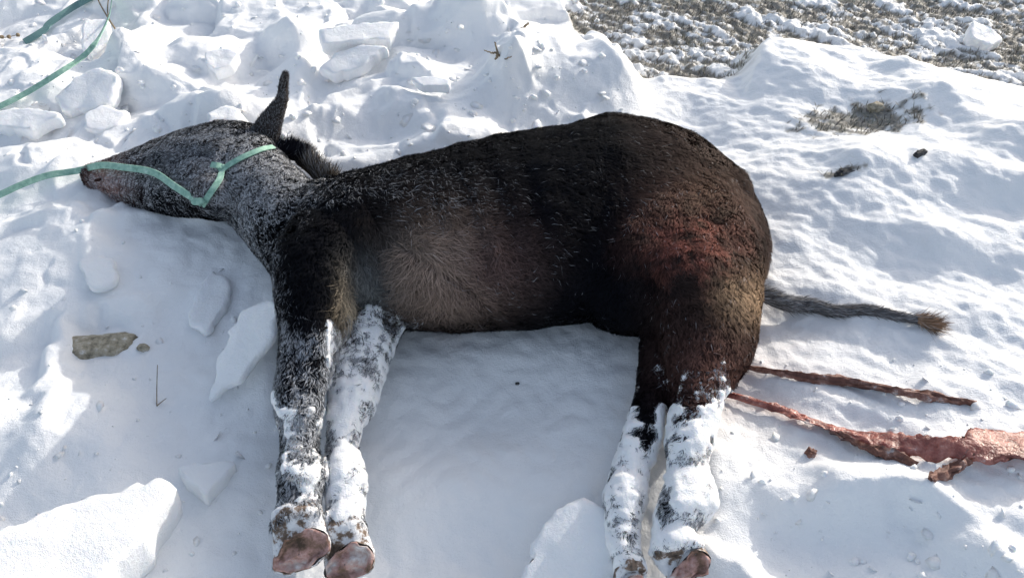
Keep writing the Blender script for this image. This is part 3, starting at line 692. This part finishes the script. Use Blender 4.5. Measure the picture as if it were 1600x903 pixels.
# ------------------------------------------------------------------ small things lying on the snow
def lumpy(name, px, py, sx, sy, sz, mat, label, cat, seed=0, dz=0, rot=0, sub=4, amp=.25):
    p = on(px, py); b_ = bmesh.new(); bmesh.ops.create_icosphere(b_, subdivisions=sub, radius=1)
    q_ = np.array([v.co for v in b_.verts]); f_ = 1+amp*noise3(q_, 1.6, seed)+amp*.5*noise3(q_, 4, seed+1)
    q_ = q_*f_[:, None]; q_[:,2] = np.clip(q_[:,2], -1.05, .8); q_ = q_*np.array([sx, sy, sz]); ca_, sa_ = math.cos(rot), math.sin(rot)
    for v, a in zip(b_.verts, q_): v.co = Vector((a[0]*ca_-a[1]*sa_, a[0]*sa_+a[1]*ca_, a[2]))
    m_ = bpy.data.meshes.new(name); b_.to_mesh(m_); b_.free(); m_.materials.append(mat); m_.polygons.foreach_set('use_smooth', np.ones(len(m_.polygons), bool))
    o = bpy.data.objects.new(name, m_); COL.objects.link(o); o.location = Vector(p)+Vector((0, 0, dz)); return tag(o, label, cat)
lumpy('rock', 156, 543, .098, .036, .026, M_rock, 'tan lichen-speckled rock poking out of shaded snow', 'rock', 3, 0, .12)
lumpy('rock', 225, 545, .014, .010, .016, M_rock, 'tiny brown stone tip right of the tan rock', 'rock', 5)
lumpy('earth_clod', 1438, 241, .020, .012, .012, M_clod, 'small black clod on the snow at right', 'clod', 6, .0, .5, amp=.5)
lumpy('earth_clod', 1322, 269, .030, .012, .010, M_clod, 'flat dark clod frosted with snow behind the rump', 'clod', 7, 0, .3, amp=.5)
lumpy('stone', 1368, 170, .022, .018, .022, M_rock, 'snow-dusted stone beside the bare turf patch', 'stone', 9)
lumpy('dark_fragment', 1266, 709, .009, .010, .012, M_dry, 'small dark red fragment beside a snow lump', 'fragment', 10, .002, amp=.5)
lumpy('pellet', 808, 600, .005, .004, .004, M_clod, 'tiny black pellet on the smooth shaded snow', 'pellet', 11, .002, sub=2)

def rod(P, r0, r1, n=16, nr=7, wob=0):
    P = spline(P, n); P = P+rng.normal(0, 1, P.shape)*wob; tg_ = np.gradient(P, axis=0); tg_ /= np.linalg.norm(tg_, axis=1)[:, None]
    t_ = np.linspace(0, 2*np.pi, nr, endpoint=False); rings = []
    for p, d, r_ in zip(P, tg_, np.linspace(r0, r1, n)):
        a = np.cross(d, (.3, .2, .93)); a /= np.linalg.norm(a); b = np.cross(d, a); rings.append(p+np.cos(t_)[:, None]*a*r_+np.sin(t_)[:, None]*b*r_)
    return loft(rings)
def thing(name, label, cat, loc):
    e = bpy.data.objects.new(name, None); COL.objects.link(e); e.location = Vector(loc); return tag(e, label, cat)
def add_rod(name, root_, P, r0, r1, mat=M_twig, wob=0, n=16):
    V_, F_ = rod(P, r0, r1, n, 7, wob); return mesh_obj(name, V_-np.array(root_.location), F_, mat, root_)
b0 = on(775, 88); tw = thing('twig', 'forked dry twig sticking out of the drift', 'twig', b0)
add_rod('stem', tw, [b0-np.array([0, 0, .01]), on(778, 84, .02), on(773, 66, .045)], .005, .002, wob=.001)
add_rod('branch', tw, [on(777, 83, .022), on(768, 83, .03), on(757, 79, .035)], .0035, .0015, wob=.001)
add_rod('branch', tw, [on(777, 84, .018), on(788, 92, .02), on(799, 88, .025)], .003, .0015, wob=.001)
b0 = on(815, 48); tw = thing('twig', 'short dark twig on the crest of the drift', 'twig', b0)
add_rod('stem', tw, [on(812, 49, .0), on(820, 42, .015), on(826, 37, .025)], .006, .003, wob=.001)
b0 = on(192, 68); pl = thing('dry_plant', 'bent dry weed stalk crossing the pale strap at top left', 'plant', b0)
add_rod('stem', pl, [on(192, 69, 0), on(184, 52, .03), on(171, 32, .05), on(157, 8, .06), on(150, -8, .065)], .0035, .0022)
add_rod('branch', pl, [on(170, 30, .05), on(168, 14, .06), on(170, -6, .07)], .0028, .0018)
b0 = on(0, 60); pl = thing('dry_plant', 'dry stem with round seed heads at the left edge', 'plant', b0)
add_rod('stem', pl, [on(-20, 66, 0), on(0, 60, .012), on(14, 58, .014), on(30, 54, .018)], .0018, .0012)
for q_ in ((3, 58), (14, 58), (28, 55)):
    p = on(*q_, .016); b_ = bmesh.new(); bmesh.ops.create_icosphere(b_, subdivisions=2, radius=.0075)
    for v in b_.verts: v.co = v.co*random.uniform(.8, 1.15)+Vector(p)-pl.location
    m_ = bpy.data.meshes.new('seed_head'); b_.to_mesh(m_); b_.free(); m_.materials.append(M_twig); o = bpy.data.objects.new('seed_head', m_); COL.objects.link(o); o.parent = pl
b0 = on(245, 632); st_ = thing('grass_stalk', 'thin single grass stalk in the shade left of the foreleg', 'stalk', b0)
add_rod('stem', st_, [on(245, 634, 0), on(245, 605, .02), on(246, 570, .05)], .0012, .0008)
add_rod('blade', st_, [on(245, 634, 0), on(252, 628, .01), on(260, 622, .012)], .0014, .0006)

# dried strips trailing from the hindquarters
def ragged(name, P, wd, th_, mat, label, n=90, seed=0, cat='strip', parent=None):
    P = spline(P, n); W = np.interp(np.linspace(0, 1, n), *wd); t_ = np.linspace(0, 2*np.pi, 18, endpoint=False); rings = []
    tg_ = np.gradient(P, axis=0); tg_ /= np.linalg.norm(tg_, axis=1)[:, None]
    for i, p in enumerate(P):
        s_ = np.cross(tg_[i], (0, 0, 1)); s_ /= np.linalg.norm(s_); a = .5*math.sin(i*.11+seed)
        rr = W[i]*(1+.5*perlin(np.cos(t_)*1.3+i*.17, np.sin(t_)*1.3+seed, seed)+.25*perlin(np.cos(t_)*2+i*.6, np.sin(t_)*2+seed, seed+1))
        fold = 1+.55*np.sin(t_*5+i*.10+seed)+.3*np.sin(t_*9-i*.17)
        rings.append(p+(np.cos(t_)*rr)[:, None]*(s_*math.cos(a)+np.array([0, 0, 1])*math.sin(a)) + (np.sin(t_)*th_*fold*(W[i]/max(W)*.6+.4))[:, None]*np.array([0, 0, 1]))
    V_, F_ = loft(rings); V_ = V_ + np.stack([noise3(V_, 70, seed), noise3(V_, 70, seed+2), noise3(V_, 90, seed+4)], -1)*.0035
    o = mesh_obj(name, V_, F_, mat, parent)
    return tag(o, label, cat) if parent is None else o
ragged('dried_strip', [on(1120, 566, .01), on(1215, 582, .010), on(1270, 590, .010), on(1340, 598, .012), on(1400, 610, .012), on(1460, 620, .008), on(1528, 631, .004)], ([0, .3, .5, .7, 1], [.004, .009, .013, .012, .004]), .007, M_dry, 'thin dark brown dried strip on the snow, the upper of two', seed=2)
st2 = thing('dried_strip', 'wide reddish dried strip on the snow reaching the right edge', 'strip', on(1400, 690))
def kid(o): o.data.transform(__import__('mathutils').Matrix.Translation(-st2.location)); return o
kid(ragged('strand', [on(1125, 612, .01), on(1215, 638, .012), on(1260, 655, .014), on(1320, 674, .016), on(1390, 690, .016), on(1440, 698, .02), on(1490, 700, .025), on(1540, 697, .028), on(1610, 692, .028), on(1680, 690, .02)], ([0, .2, .4, .55, .66, .82, 1], [.005, .014, .022, .024, .020, .040, .050]), .006, M_pale, None, seed=5, parent=st2))
kid(ragged('strand', [on(1300, 672, .01), on(1360, 700, .008), on(1400, 712, .008), on(1432, 727, .004)], ([0, .5, 1], [.010, .012, .006]), .008, M_dry, None, 50, 7, parent=st2))
kid(ragged('strand', [on(1515, 706, .018), on(1500, 726, .014), on(1475, 740, .008), on(1452, 748, .004)], ([0, .5, 1], [.012, .012, .006]), .008, M_dry, None, 50, 9, parent=st2))
